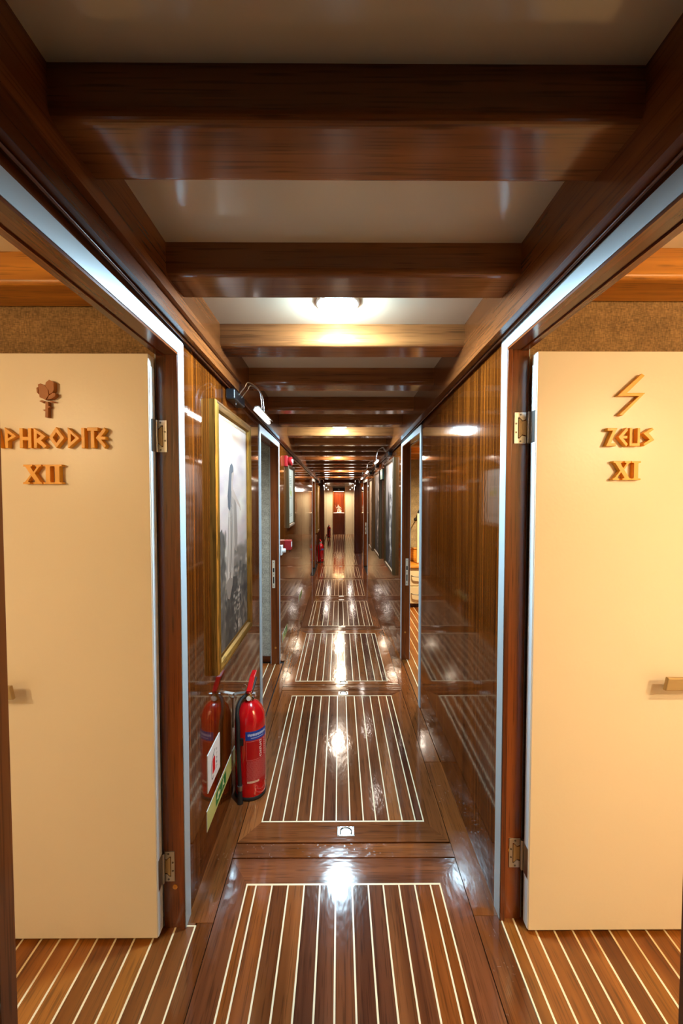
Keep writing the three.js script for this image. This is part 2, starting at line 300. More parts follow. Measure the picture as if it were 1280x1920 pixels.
// ---------------------------------------------------------------- the two open doors with their names
const font = await new FontLoader().loadAsync('fonts/droid/droid_serif_bold.typeface.json');
const LETTER = { // angular capitals in a box 1 high; [outline, holes]
  A: [[[0, 0], [.17, 0], [.36, .72], [.55, 0], [.72, 0], [.45, 1], [.27, 1]], []],
  P: [[[0, 0], [.2, 0], [.2, .34], [.72, .58], [0, 1.02]], [[[.2, .48], [.2, .72], [.42, .59]]]],
  H: [[[0, 0], [.22, 0], [.22, .38], [.52, .38], [.52, 0], [.74, 0], [.74, .98], [.52, .98], [.52, .56], [.22, .56], [.22, .98], [0, .98]], []],
  R: [[[0, 0], [.2, 0], [.2, .28], [.62, -.02], [.8, .1], [.46, .38], [.76, .58], [0, 1.0]], [[[.2, .46], [.2, .72], [.42, .59]]]],
  O: [[[0, .52], [.46, 0], [.98, .5], [.46, 1.04]], [[[.26, .52], [.47, .27], [.70, .51], [.47, .77]]]],
  D: [[[0, 0], [.04, 0], [.74, .48], [0, 1.02]], [[[.2, .3], [.2, .7], [.47, .5]]]],
  I: [[[0, 0], [.22, 0], [.22, 1], [0, 1]], []],
  T: [[[.22, 0], [.44, 0], [.44, .84], [.66, .84], [.66, 1.02], [0, 1.02], [0, .84], [.22, .84]], []],
  E: [[[0, .5], [.54, -.02], [.66, .12], [.36, .41], [.62, .41], [.62, .57], [.36, .57], [.66, .88], [.54, 1.02]], []],
  Z: [[[0, 0], [.66, 0], [.66, .16], [.34, .16], [.74, 1.0], [.08, 1.0], [.08, .84], [.42, .84]], []],
  U: [[[0, 0], [.7, 0], [.7, 1], [.52, 1], [.52, .17], [.18, .17], [.18, 1], [0, 1]], []],
  S: [[[.12, 0], [.78, .34], [.40, .72], [.72, .9], [.62, 1.02], [.02, .70], [.46, .36], [.04, .14]], []],
};
function hinge(parent, s, y, xj, zj, xl, zl) { // plate on the jamb at (xj, zj), plate on the leaf edge at xl
  const h = group('hinge', [0, y, 0], parent);
  const plate = extrude(outline([[-.020, -.05], [.020, -.05], [.020, .05], [-.020, .05]], [[[-.018, -.028], [-.006, -.024], [.004, -.034], [.008, -.034], [.008, .034], [.004, .034], [-.006, .024], [-.018, .028]]]), .0025, .0005);
  if (s > 0) plate.rotateZ(Math.PI);
  mesh('jamb_plate', plate, M.steel, h, [xj, 0, zj]);
  mesh('flap', extrude(outline([[-.020, -.024], [-.006, -.021], [.002, -.03], [.006, -.03], [.006, .03], [.002, .03], [-.006, .021], [-.020, .024]]), .002).rotateZ(s > 0 ? Math.PI : 0), M.satin, h, [xj, 0, zj + .0006]);
  mesh('knuckle', cyl(.006, .006, .1, 16), M.steel, h, [xl + s * -.003, 0, zj + .008]);
  mesh('leaf_plate', rbox(.002, .1, .03, .0005), M.steel, h, [xl - s * .001, 0, zl]);
  for (const [dx, dy] of [[.014, .014], [.014, -.014], [.0, .043], [.0, -.043]]) mesh('screw', cyl(.0032, .0032, .002, 10).rotateX(Math.PI / 2), M.screw, h, [xj - s * dx, dy, zj + .0026]);
}
function lever(parent, s, x, y, z) {
  const h = group('door_handle', [x, y, z], parent);
  mesh('rosette', cyl(.026, .026, .008, 28).rotateX(Math.PI / 2), M.satin, h, [0, 0, .004]);
  mesh('spindle', cyl(.01, .01, .045, 16).rotateX(Math.PI / 2), M.satin, h, [0, 0, .028]);
  const q = [[.014, -.017], [.014, .017], [-.225, .021], [-.233, -.019]].map(([a, b]) => [a * s, b]);
  mesh('grip', extrude(outline(q), .014, .003).translate(0, 0, .04), M.satin, h);
}
function doorLeaf(n, s, hinX, Df, thick, top, label) {
  const d = structure('door_' + n, label), w = .69, xo = hinX + s * w;
  const leaf = group('door_leaf', [0, 0, 0], d);
  mesh('face', rspan(hinX + s * .0015, xo, .012, top, -Df - thick, -Df, .0025), M.leaf, leaf);
  mesh('edge_band', rspan(hinX - s * .001, hinX + s * .006, .014, top - .035, -Df - thick + .004, -Df - .003, .0012), M.leafEdge, leaf);
  return d;
}
const LF = 1.319, RF = 1.338;
const doorL = doorLeaf(1, -1, -.581, LF, .041, 1.864, 'open cream cabin door with the name APHRODITE, a rose and the numeral XII in gold letters');
const doorR = doorLeaf(2, 1, .614, RF, .038, 1.879, 'open cream cabin door with the name ZEUS, a lightning bolt and the numeral XI in gold letters');
function word(parent, text, xs, y, h, z, wscale = 1) { [...text].forEach((ch, i) => { const [o, holes] = LETTER[ch]; const sc = (p) => [p[0] * h * wscale, p[1] * h]; const g = extrude(outline(o.map(sc), holes.map((q) => q.map(sc))), .018, .0012); mesh('letter', g, M.letter, parent, [xs[i], y, z]); }); }
function roman(parent, text, xs, y, h, z) { [...text].forEach((ch, i) => { const g = new TextGeometry(ch, { font, size: h, depth: .016, bevelEnabled: true, bevelSize: .0006, bevelThickness: .001, bevelSegments: 1, curveSegments: 4 }); mesh('letter', g, M.letter, parent, [xs[i], y, z]); }); }
word(doorL, 'APHRODITE', [-1.056, -1.010, -.966, -.923, -.878, -.821, -.780, -.762, -.737], 1.575, .061, -LF, .80);
roman(doorL, 'XII', [-.960, -.9, -.872], 1.467, .058, -LF);
word(doorR, 'ZEUS', [.823, .860, .895, .936], 1.584, .056, -RF, .84);
roman(doorR, 'XI', [.846, .903], 1.480, .058, -RF);
{ // lightning bolt
  const b = outline([[.930, 1.806], [.939, 1.800], [.886, 1.7475], [.942, 1.7475], [.873, 1.678], [.862, 1.680], [.923, 1.738], [.856, 1.738]]);
  mesh('emblem', extrude(b, .016, .001), M.letter, doorR, [0, 0, -RF]);
  // rose: petals, sepals, stem and thorns, each cut from board
  const r = group('emblem', [-.886, 1.668, -LF], doorL); r.userData.label = 'rose cut from brown board';
  const p = (pts, holes, d = .016) => mesh('rose_piece', extrude(outline(pts, holes), d, .0008), M.rose, r);
  p([[-.022, .098], [-.018, .060], [.000, .052], [.010, .066], [.008, .084], [-.002, .096], [-.014, .101]]);
  p([[.000, .094], [.009, .082], [.012, .069], [.022, .074], [.026, .082], [.026, .105], [.012, .112], [.002, .104]]);
  p([[.004, .053], [.018, .055], [.030, .063], [.030, .072], [.022, .073], [.010, .064]]);
  p([[-.027, .088], [-.022, .090], [-.0215, .070], [-.026, .074]]);
  p([[-.022, .049], [-.014, .052], [-.004, .049], [-.012, .044]], [], .012);
  p([[.008, .049], [.018, .050], [.028, .045], [.014, .045]], [], .012);
  p([[-.004, 0], [.005, 0], [.006, .028], [.014, .031], [.007, .034], [.007, .047], [-.002, .047], [-.003, .024], [-.011, .022], [-.003, .018]], [], .014);
}
hinge(doorL, -1, 1.619, -.566, -1.3645, -.581, -1.34); hinge(doorL, -1, .211, -.562, -1.3645, -.581, -1.34);
hinge(doorR, 1, 1.650, .586, -1.3895, .614, -1.357); hinge(doorR, 1, .231, .590, -1.3895, .614, -1.357);
lever(doorL, -1, -1.215, .836, -LF); lever(doorR, 1, 1.235, .850, -RF);

// ---------------------------------------------------------------- floor hatches
const F = [0, 43, 117, 192, 267, 340, 413, 490, 565, 635, 708, 782, 855, 900].map((q) => -.3395 + q / 900 * .709);
const hatchTone = [[4, 4, 0, 0, 3, 3, 1, 3, 3, 2, 1, 4, 4], [2, 1, 2, 2, 1, 3, 2, 0, 1, 1, 0, 1, 3], [1, 1, 2, 1, 2, 1, 2, 3, 1, 0, 3, 0, 3]];
function hatch(D0, D1, I0, I1, label, opt = {}) {
  const h = group('floor_hatch', [.0175, 0, -(D0 + D1) / 2]); tag(h, label, 'floor hatch', 'inlaid hatches along the corridor floor');
  const cz = h.position.z, cx = h.position.x, at = (x0, x1, Da, Db, y0, y1, ax) => span(x0 - cx, x1 - cx, y0, y1, -Db - cz, -Da - cz, ax);
  const x0 = -.4205, x1 = .4555, fx0 = F[0], fx1 = F[13];
  const mitre = (pts) => { const g = new THREE.ExtrudeGeometry(outline(pts), { depth: .011, bevelEnabled: false }); g.rotateX(-Math.PI / 2); return g; };
  const P = (x, D) => [x - cx, D + cz];
  const mb = (pts, ax) => { const g = grainUV(mitre(pts.map(([x, D]) => P(x, D))), ax); g.translate(0, -.011, 0); mesh('border_board', g, opt.border || plankTints[0], h).rotation.set((rnd() - .5) * .0012, 0, (rnd() - .5) * .0012); };
  mb([[x0, D0], [x1, D0], [fx1, I0], [fx0, I0]], 'x'); mb([[x1, D1], [x0, D1], [fx0, I1], [fx1, I1]], 'x');
  mb([[x0, D1], [x0, D0], [fx0, I0], [fx0, I1]], 'z'); mb([[x1, D0], [x1, D1], [fx1, I1], [fx1, I0]], 'z');
  const tones = opt.tones || hatchTone[1];
  for (let i = 0; i < 13; i++) { const m = mesh('plank', at(F[i] + .0025, F[i + 1] - .0025, I0, I1, -.011, 0, 'z'), plankTints[tones[i]], h); m.rotation.z = (rnd() - .5) * .003; m.position.y = -rnd() * .0003; }
  for (let i = 0; i < 14; i++) mesh('inlay_strip', at(F[i] - .0027, F[i] + .0027, I0 - .0027, I1 + .0027, -.011, .0003, 'z'), M.strip, h);
  for (const D of [I0, I1]) mesh('inlay_strip', at(F[0] - .0027, F[13] + .0027, D - .0035, D + .0035, -.011, .00035, 'x'), M.strip, h);
  for (const D of opt.latch || []) {
    const l = group('latch', [.0275 - cx, 0, -D - cz], h); l.userData.label = 'flush steel ring latch';
    mesh('plate', rbox(.072, .004, .052, .0015), M.steel, l, [0, .0003, 0]);
    mesh('cup', cyl(.014, .014, .002, 24), M.frameEdge, l, [0, .0019, 0]);
    mesh('ring', tube([[-.022, .0045, .017], [-.023, .0045, -.004], [-.012, .0045, -.017], [.012, .0045, -.017], [.023, .0045, -.004], [.022, .0045, .017]], .0022, 24, 6), M.chrome, l);
    for (const [a, b] of [[-1, -1], [1, -1], [-1, 1], [1, 1]]) mesh('screw', cyl(.003, .003, .001, 10), M.screw, l, [a * .031, .0026, b * .021]);
  }
  return h;
}
hatch(.14, 1.632, .30, 1.520, 'nearest floor hatch, its middle planks dark purplish, no latch in view', { tones: hatchTone[0], border: plankTints[1] });
hatch(1.712, 3.088, 1.824, 3.004, 'second floor hatch from the camera, beside the big fire extinguisher, ring latches at both ends', { tones: hatchTone[1], latch: [1.767, 3.045], border: plankTints[0] });
hatch(3.197, 4.492, 3.248, 4.392, 'third floor hatch, between the second pair of doorways', { tones: hatchTone[2], latch: [3.222, 4.44], border: plankTints[4] });
hatch(4.598, 5.898, 4.655, 5.762, 'fourth floor hatch, beside the framed white plan on the wall', { tones: [2, 1, 3, 1, 1, 2, 3, 2, 1, 1, 2, 1, 1], latch: [4.627, 5.84], border: plankTints[1] });
hatch(6.006, 7.358, 6.085, 7.245, 'fifth floor hatch, just short of the third pair of doorways', { tones: [1, 2, 1, 3, 2, 1, 3, 2, 1, 2, 0, 1, 2], latch: [6.04, 7.3], border: plankTints[0] });
hatch(7.38, 8.705, 7.435, 8.56, 'sixth floor hatch, reddish, between the third pair of doorways', { tones: [0, 4, 1, 4, 0, 4, 0, 4, 1, 0, 4, 1, 0], latch: [8.63], border: plankTints[4] });
hatch(8.795, 9.84, 8.83, 9.79, 'seventh floor hatch, beside the second fire extinguisher', { tones: [1, 0, 2, 1, 0, 2, 1, 2, 0, 1, 2, 0, 1], latch: [9.815] });
hatch(9.845, 10.74, 9.88, 10.70, 'eighth floor hatch, in front of the dark posts of the far portal', { tones: [0, 2, 1, 0, 2, 1, 2, 1, 2, 0, 1, 2, 0], latch: [] });

// ---------------------------------------------------------------- ceiling lamps
function dome(D, x, label, color, power, r = .07, top) {
  const y = top ?? yCeil(D), g = group('ceiling_lamp', [x, y, -D]); tag(g, label, 'ceiling lamp', 'round ceiling lamps along the corridor');
  mesh('rim', lathe([[r * .2, 0], [r + .008, 0], [r + .008, -.008], [r + .002, -.012], [r - .004, -.012]]), M.white, g);
  const glow = std({ color: 0xffffff, roughness: .4, emissive: color, emissiveIntensity: 14 });
  mesh('diffuser', lathe([[0, -.047], [r * .35, -.046], [r * .65, -.042], [r * .88, -.032], [r, -.016], [r, -.008]].map(([a, b]) => [a + (a ? 0 : .0001), b])), glow, g);
  const side = new THREE.PointLight(color, power * POWER.side, 0, 2); side.position.set(0, -.03, 0); side.castShadow = true; side.shadow.radius = 1.5; side.name = 'lamp'; g.add(side);
  const l = new THREE.SpotLight(color, power, 0, 1.52, .22, 2); l.position.set(0, -.034, 0); l.target.position.set(0, -1, 0); l.castShadow = true; l.shadow.radius = 3.4; l.name = 'lamp'; g.add(l, l.target);
}
dome(1.535, -.006, 'brightly lit round ceiling lamp nearest the camera, cool white', COOL, POWER.dome);
dome(3.70, .002, 'second round ceiling lamp, only its lower rim showing under a beam', COOL, POWER.dome, .085);
dome(5.74, -.02, 'third ceiling lamp, hidden behind a beam and lighting the beams beyond it', NEUTRAL, POWER.domeFar);
dome(7.80, .015, 'fourth ceiling lamp, throwing an orange glow on the beam beyond it', DIMWARM, POWER.domeFar);
dome(9.36, .0, 'fifth ceiling lamp, close to the third pair of doorways', DIMWARM, POWER.domeFar);

// ---------------------------------------------------------------- pictures
function canvas(w, h, draw) { const c = document.createElement('canvas'); c.width = w; c.height = h; const g = c.getContext('2d'); draw(g, w, h); const t = new THREE.CanvasTexture(c); t.colorSpace = THREE.SRGBColorSpace; t.magFilter = THREE.LinearFilter; return t; }
const poly = (g, pts, fill) => { g.beginPath(); pts.forEach((p, i) => (i ? g.lineTo(...p) : g.moveTo(...p))); g.closePath(); g.fillStyle = fill; g.fill(); };
function blot(g, x, y, rx, ry, c, a) { for (let k = 6; k > 0; k--) { g.globalAlpha = Math.min(1, a / 2.6); g.fillStyle = c; g.beginPath(); g.ellipse(x, y, rx * k / 6, ry * k / 6, 0, 0, Math.PI * 2); g.fill(); } g.globalAlpha = 1; }
const paintShore = canvas(512, 900, (g, w, h) => { // a robed woman on a rocky shore under a misty sky
  const s = g.createLinearGradient(0, 0, 0, h); s.addColorStop(0, '#d3cbc6'); s.addColorStop(.22, '#dccfca'); s.addColorStop(.5, '#bdb2b2'); s.addColorStop(.63, '#8d8480'); s.addColorStop(1, '#5b534c'); g.fillStyle = s; g.fillRect(0, 0, w, h);
  for (let i = 0; i < 90; i++) blot(g, rnd() * w, rnd() * h * .6, 40 + rnd() * 90, 20 + rnd() * 50, ['#efe6e2', '#b5a9a8', '#c9b8b4', '#9c9092'][i % 4], .16);
  for (let i = 0; i < 60; i++) blot(g, 230 + rnd() * 280, h * (.58 + rnd() * .12), 60, 20, ['#5f564e', '#7d736a'][i % 2], .3);
  for (let i = 0; i < 160; i++) blot(g, rnd() * w, h * (.64 + rnd() * .36), 10 + rnd() * 40, 6 + rnd() * 22, ['#3a342e', '#6e655b', '#a79c92', '#4a433b', '#d8cfc6'][i % 5], .5);
  poly(g, [[0, h * .50], [60, h * .47], [100, h * .54], [95, h * .7], [120, h * .86], [0, h]], '#57504a');
  for (let i = 0; i < 80; i++) blot(g, rnd() * 110, h * (.5 + rnd() * .4), 6 + rnd() * 16, 8 + rnd() * 20, ['#39332d', '#857b70', '#5d554c'][i % 3], .6);
  poly(g, [[90, h], [130, h * .78], [190, h * .70], [300, h * .72], [330, h * .86], [310, h]], '#39332d');
  for (let i = 0; i < 90; i++) blot(g, 110 + rnd() * 210, h * (.74 + rnd() * .26), 5 + rnd() * 20, 5 + rnd() * 18, ['#221e1a', '#5a5249', '#474038'][i % 3], .6);
  poly(g, [[330, h * .78], [420, h * .68], [512, h * .7], [512, h], [400, h]], '#4a433c');
  for (let i = 0; i < 120; i++) { const x = 330 + rnd() * 190; blot(g, x, h * (.70 + rnd() * .3), 6 + rnd() * 22, 8 + rnd() * 26, ['#2a251f', '#6b6258', '#443d35', '#8c8278'][i % 4], .6); }
  for (let i = 0; i < 40; i++) blot(g, 240 + rnd() * 120, h * (.76 + rnd() * .22), 5 + rnd() * 14, 4 + rnd() * 8, ['#d9d0c8', '#b3a89d'][i % 2], .5);
  // robe
  poly(g, [[170, h * .36], [215, h * .30], [262, h * .33], [268, h * .42], [262, h * .55], [240, h * .68], [215, h * .745], [120, h * .73], [138, h * .6], [150, h * .48]], '#a39890');
  for (let i = 0; i < 34; i++) { g.globalAlpha = .55; g.strokeStyle = ['#d8cec5', '#5f554e', '#ece4dc', '#423a34'][i % 4]; g.lineWidth = 3 + rnd() * 6; g.beginPath(); const x = 165 + rnd() * 90; g.moveTo(x, h * (.36 + rnd() * .1)); g.quadraticCurveTo(x - 5 + rnd() * 10, h * .55, x - 40 + rnd() * 30, h * (.66 + rnd() * .07)); g.stroke(); } g.globalAlpha = 1;
  poly(g, [[262, h * .33], [300, h * .37], [318, h * .52], [300, h * .60], [268, h * .585], [262, h * .5]], '#8d827a');
  // arms, neck, head, hair
  poly(g, [[225, h * .285], [300, h * .33], [372, h * .375], [384, h * .40], [372, h * .405], [360, h * .385], [290, h * .355], [220, h * .33]], '#b9a89e');
  poly(g, [[205, h * .24], [240, h * .245], [244, h * .30], [200, h * .31]], '#bba9a0');
  g.fillStyle = '#b4a298'; g.beginPath(); g.ellipse(232, h * .225, 26, 34, .2, 0, 7); g.fill();
  poly(g, [[196, h * .19], [226, h * .178], [252, h * .195], [250, h * .215], [222, h * .225], [210, h * .27], [204, h * .33], [190, h * .40], [160, h * .385], [150, h * .33], [168, h * .27], [182, h * .215]], '#4d4f5a');
  for (let i = 0; i < 24; i++) { g.globalAlpha = .5; g.strokeStyle = i % 2 ? '#343640' : '#6d6f7a'; g.lineWidth = 4; g.beginPath(); const x = 185 + rnd() * 40; g.moveTo(x, h * .2); g.quadraticCurveTo(x - 25, h * .28, x - 40 + rnd() * 30, h * .38); g.stroke(); } g.globalAlpha = 1;
  poly(g, [[110, h * .725], [160, h * .70], [230, h * .715], [218, h * .745], [170, h * .80], [140, h * .79]], '#857b72');
});
function paintFigure(bg0, bg1, lights, sd, lean) { return canvas(384, 700, (g, w, h) => { // pale carved-looking draperies turning in the dark
  const s = g.createLinearGradient(0, 0, 0, h); s.addColorStop(0, bg0); s.addColorStop(.35, bg0); s.addColorStop(.6, bg1); s.addColorStop(1, bg1); g.fillStyle = s; g.fillRect(0, 0, w, h);
  seed = sd;
  for (let i = 0; i < 20; i++) blot(g, rnd() * w, rnd() * h, 20 + rnd() * 60, 20 + rnd() * 70, i % 2 ? bg0 : bg1, .2);
  const at = (t) => w * (.60 + lean * (t - .5) + .05 * Math.sin(t * 9)), half = (t) => w * (.20 - .08 * t);
  for (let i = 0; i < 120; i++) { const t = Math.pow(rnd(), .8), y = h * (.08 + t * .78), x = at(t) + (rnd() - .5) * 2 * half(t); g.globalAlpha = .9; g.strokeStyle = lights[i % lights.length]; g.lineWidth = 4 + rnd() * (i % 3 ? 10 : 22); g.beginPath(); g.moveTo(x, y); g.bezierCurveTo(x + (rnd() - .5) * 90, y + 14, x + (rnd() - .5) * 50, y + 36 + rnd() * 30, x + (rnd() - .5) * 50, y + 40 + rnd() * 60); g.stroke(); }
  for (let i = 0; i < 26; i++) { const t = rnd(); blot(g, at(t) + (rnd() - .5) * half(t), h * (.1 + t * .74), 8 + rnd() * 18, 10 + rnd() * 26, lights[0], .8); }
  for (let i = 0; i < 40; i++) { const t = rnd(), d = rnd() < .5 ? -1 : 1; blot(g, at(t) + d * half(t) * (1.1 + rnd() * .5), h * (.35 + t * .6), 14 + rnd() * 30, 24 + rnd() * 50, bg1, .7); }
  g.globalAlpha = 1;
}); }
const art1 = paintFigure('#b9b2b4', '#2c2a2b', ['#fbf8f8', '#2b292b', '#8f8a8c', '#e9e5e5', '#1e1c1e'], 501, -.1);
const art2 = paintFigure('#6c6868', '#2a2727', ['#dcd6d4', '#232020', '#5a5553', '#2b2828', '#3a3635'], 502, -.3);
const art3 = paintFigure('#d8bfa4', '#b08f72', ['#f2e0c8', '#8d6a50', '#e0c6a8', '#6e5140'], 503, .2);
seed = 4242;
// z runs along the wall; a framed picture hung on side s from D0 to D1
function picture(name, s, D0, D1, y0, y1, border, proud, tex, frameM, label, category, tilt = 0) {
  const Dm = (D0 + D1) / 2, W = D1 - D0, H = y1 - y0, g = group(name, [XW(s, Dm), (y0 + y1) / 2, -Dm]); g.rotation.y = s < 0 ? Math.PI / 2 : -Math.PI / 2; tag(g, label, category);
  const prof = outline([[0, 0], [border, 0], [border, proud * .45], [border * .78, proud * .5], [border * .62, proud * .8], [border * .34, proud], [border * .18, proud * .82], [border * .08, proud * .9], [0, proud * .7]]);
  const side = (len, rotZ, px, py) => { const e = new THREE.ExtrudeGeometry(prof, { depth: len, bevelEnabled: false }); // profile x inward, y out; run along z
    const p = e.attributes.position; for (let i = 0; i < p.count; i++) { const a = p.getX(i), b = p.getY(i), z = p.getZ(i) / len; p.setXYZ(i, -len / 2 + a + z * (len - 2 * a), a, b); } // mitred ends
    e.computeVertexNormals(); const q = grainUV(e, 'x'); q.rotateZ(rotZ); q.translate(px, py, 0); return mesh('frame_side', q, frameM, g); };
  side(W, 0, 0, -H / 2); side(W, Math.PI, 0, H / 2); side(H, Math.PI / 2, W / 2, 0); side(H, -Math.PI / 2, -W / 2, 0);
  const b = border * .96, pw = W - 2 * b, ph = H - 2 * b;
  mesh('canvas', new THREE.BoxGeometry(pw, ph, proud * .4), std({ map: tex, color: col(0xe6d8cc), roughness: .6 }), g, [0, 0, proud * .22]);
  return g;
}
picture('framed_picture', -1, 1.69, 2.345, .708, 1.812, .055, .034, paintShore, M.gold, 'gold framed painting of a robed woman on a rocky shore', 'picture');
picture('framed_picture', 1, 4.08, 4.87, .665, 1.80, .04, .033, art1, M.goldDark, 'dark painting with white swirling figures, nearest of the three on that wall', 'picture');
picture('framed_picture', 1, 5.34, 6.16, .64, 1.755, .04, .033, art2, M.goldDark, 'darkest narrow painting with one pale slanting figure, between the other two', 'picture');
picture('framed_picture', 1, 6.40, 7.14, .60, 1.70, .04, .033, art3, M.goldDark, 'cream and brown painting next to the third right doorway', 'picture');
picture('framed_picture', -1, 8.86, 9.7, .66, 1.66, .05, .034, art3, M.gold, 'gold framed picture beyond the third left doorway, above the second extinguisher', 'picture');

// ---------------------------------------------------------------- picture lamps
function pictureLamp(s, D, y, reach, label, opt = {}) {
  const g = group('picture_lamp', [XW(s, D), y, -D]); g.rotation.y = s < 0 ? Math.PI / 2 : -Math.PI / 2; tag(g, label, 'picture lamp'); // local: x along the wall, z out of the wall
  const len = opt.len ?? .33, dn = opt.drop ?? .085, R = reach;
  mesh('housing', rbox(.2, .05, .044, .008), M.black, g, [0, 0, .024]);
  mesh('switch', tube([[-.03, -.024, .03], [-.03, -.036, .033]], .003, 4, 8), M.chrome, g);
  for (const x of [-.028, .028]) mesh('arm', tube([[x, .01, .044], [x, .05, .075], [x, .068, R * .55], [x, .035, R * .88], [x, -dn + .012, R]], .0032, 30, 8), M.chrome, g);
  mesh('reflector', extrude(outline([[-.017, -.004], [-.012, .013], [.004, .019], [.017, .012], [.014, .008], [.003, .014], [-.009, .009], [-.013, -.005]]), len).rotateY(Math.PI / 2).translate(-len / 2, 0, 0), M.steel, g, [0, -dn, R]).rotation.set(opt.tilt ?? .2, opt.flip ? Math.PI : 0, 0);
  const e = std({ color: 0xffffff, emissive: PICTURE, emissiveIntensity: opt.glow ?? 9, roughness: .4 });
  mesh('tube', cyl(.0085, .0085, len - .02, 14).rotateZ(Math.PI / 2), e, g, [0, -dn, R - .002]);
  if (opt.power !== 0) {
    const l = new THREE.RectAreaLight(PICTURE, opt.power ?? POWER.picture, len - .03, .02); l.position.set(0, -dn - .012, R - .012); l.name = 'lamp';
    l.lookAt(0, -dn - .5, -.05); g.add(l); // lookAt of a child: given in the parent's axes below
    const dir = new THREE.Vector3(0, -.75, -.66).normalize(); l.quaternion.setFromRotationMatrix(new THREE.Matrix4().lookAt(new THREE.Vector3(), dir, new THREE.Vector3(0, 1, 0)));
    l.castShadow = true;
  }
}
pictureLamp(-1, 2.03, 1.888, .155, 'black and chrome picture lamp lit over the painting of the woman on the shore', { flip: true, glow: 14 });
pictureLamp(1, 4.45, 1.865, .16, 'picture lamp over the nearest dark painting, seen from behind its reflector', { tilt: -.2, power: 60 });
pictureLamp(1, 5.75, 1.83, .16, 'brightly glowing picture lamp over the middle dark painting', { glow: 14, power: 45 });
pictureLamp(1, 6.78, 1.79, .16, 'glowing picture lamp over the cream and brown painting', { power: 45 });
pictureLamp(-1, 9.28, 1.735, .15, 'picture lamp over the gold framed picture beyond the third left doorway');
pictureLamp(1, 9.4, 1.74, .15, 'small glowing picture lamp past the third right doorway', { power: 20 });

// ---------------------------------------------------------------- fire extinguishers
const labelTex = canvas(512, 720, (g, w, h) => {
  g.fillStyle = '#a80c12'; g.fillRect(0, 0, w, h);
  g.fillStyle = '#1b3f9a'; g.fillRect(0, 0, w, 118);
  g.fillStyle = '#c6d2ea'; g.font = 'bold 58px sans-serif';
  for (let x = 46; x < 470; x += 17) { g.fillRect(x, 30 + (x * 7 % 5), 11, 34 - (x * 3 % 9)); } // lettering too small to read in the place
  for (let x = 110; x < 400; x += 10) g.fillRect(x, 84, 6, 10);
  g.strokeStyle = '#d98a86'; g.lineWidth = 4; g.strokeRect(18, 134, 476, 250);
  g.fillStyle = '#e8dcd8'; for (let y = 140, i = 0; y < 376; y += 30, i++) { g.fillRect(286, y, 58, 8); g.fillRect(290 + (i % 3) * 16, y + 8, 10, 16); g.fillRect(330 - (i % 2) * 20, y + 8, 9, 14); g.fillRect(420, y, 20, 20); }
  g.fillStyle = '#c98782'; for (let y = 400; y < 660; y += 8) for (let x = 24; x < 490; x += 9) if (((x * 13 + y * 7) % 11) > 2) g.fillRect(x, y, 6, 4);
  g.fillStyle = '#e6cdb4'; g.fillRect(28, 668, 250, 26); g.fillStyle = '#a80c12'; for (let x = 34; x < 270; x += 13) g.fillRect(x, 674, 4, 14);
});
labelTex.wrapS = THREE.ClampToEdgeWrapping;
function extinguisher(x, D, turn, label, sc = 1) {
  const e = group('fire_extinguisher', [x, 0, -D]); e.rotation.y = turn; e.scale.setScalar(sc); tag(e, label, 'fire extinguisher', 'red fire extinguishers along the left wall');
  const r = .073;
  mesh('cylinder', lathe([[.001, .012], [r - .004, .012], [r, .02], [r, .055], [r - .002, .058], [r, .061], [r, .36], [r - .004, .39], [r - .016, .418], [r - .034, .440], [r - .052, .451], [.017, .455], [.017, .462], [.001, .462]], 48), M.red, e);
  mesh('foot_ring', lathe([[r - .012, 0], [r - .001, 0], [r + .0015, .006], [r + .0015, .018], [r - .006, .02]], 48), M.rubber, e);
  const lab = new THREE.CylinderGeometry(r + .0006, r + .0006, .255, 30, 1, true, -.10, 1.62); mesh('label', lab, std({ map: labelTex, roughness: .3 }), e, [0, .205, 0]);
  mesh('valve', join(cyl(.016, .018, .03, 20).translate(0, .475, 0), cyl(.011, .011, .05, 16).rotateZ(Math.PI / 2).translate(.004, .478, .002), cyl(.024, .024, .006, 24).translate(0, .461, 0)), M.chrome, e);
  mesh('gauge', cyl(.013, .013, .012, 20).rotateX(Math.PI / 2), M.brass, e, [0, .470, .022]);
  mesh('gauge_face', cyl(.011, .011, .002, 20).rotateX(Math.PI / 2), M.white, e, [0, .470, .0287]);
  const bar = (y0, y1, z1, w, t) => { const s = outline([[.022, y0 - .004], [.03, y0 + .012], [-.002, y0 + .022], [-.05, y1 * .6 + y0 * .4 + .014], [z1, y1], [z1 - .004, y1 - t], [-.045, y1 * .5 + y0 * .5], [.0, y0]]); const q = extrude(s, w, .003); q.rotateY(-Math.PI / 2); q.translate(w / 2, 0, 0); return q; }; // profile x is local z
  mesh('squeeze_lever', bar(.494, .548, -.115, .024, .008), M.red, e);
  mesh('carry_handle', tube([[0, .482, .012], [.006, .487, -.03], [.008, .500, -.075], [.008, .512, -.11]], .006, 16, 8), M.rubber, e);
  mesh('safety_pin', new THREE.TorusGeometry(.012, .0015, 8, 24), M.chrome, e, [-.026, .513, .0]);
  mesh('hose', tube([[-.012, .478, .006], [-.034, .464, .020], [-.048, .43, .048], [-.042, .36, .068], [-.040, .24, .072], [-.036, .13, .074], [-.033, .075, .078]], .0095, 48, 12), M.rubber, e);
  mesh('nozzle', lathe([[.010, .06], [.011, .03], [.014, .0]].reverse(), 16), M.rubber, e, [-.032, .0005, .083]);
  mesh('nozzle_collar', cyl(.0125, .0115, .025, 16), M.steel, e, [-.033, .07, .079]);
  mesh('clip', rbox(.022, .034, .01, .002), M.black, e, [-.028, .285, .072]);
  return e;
}
extinguisher(-.430, 2.02, 0, 'big red fire extinguisher with a black hose standing on the floor under the shore painting');
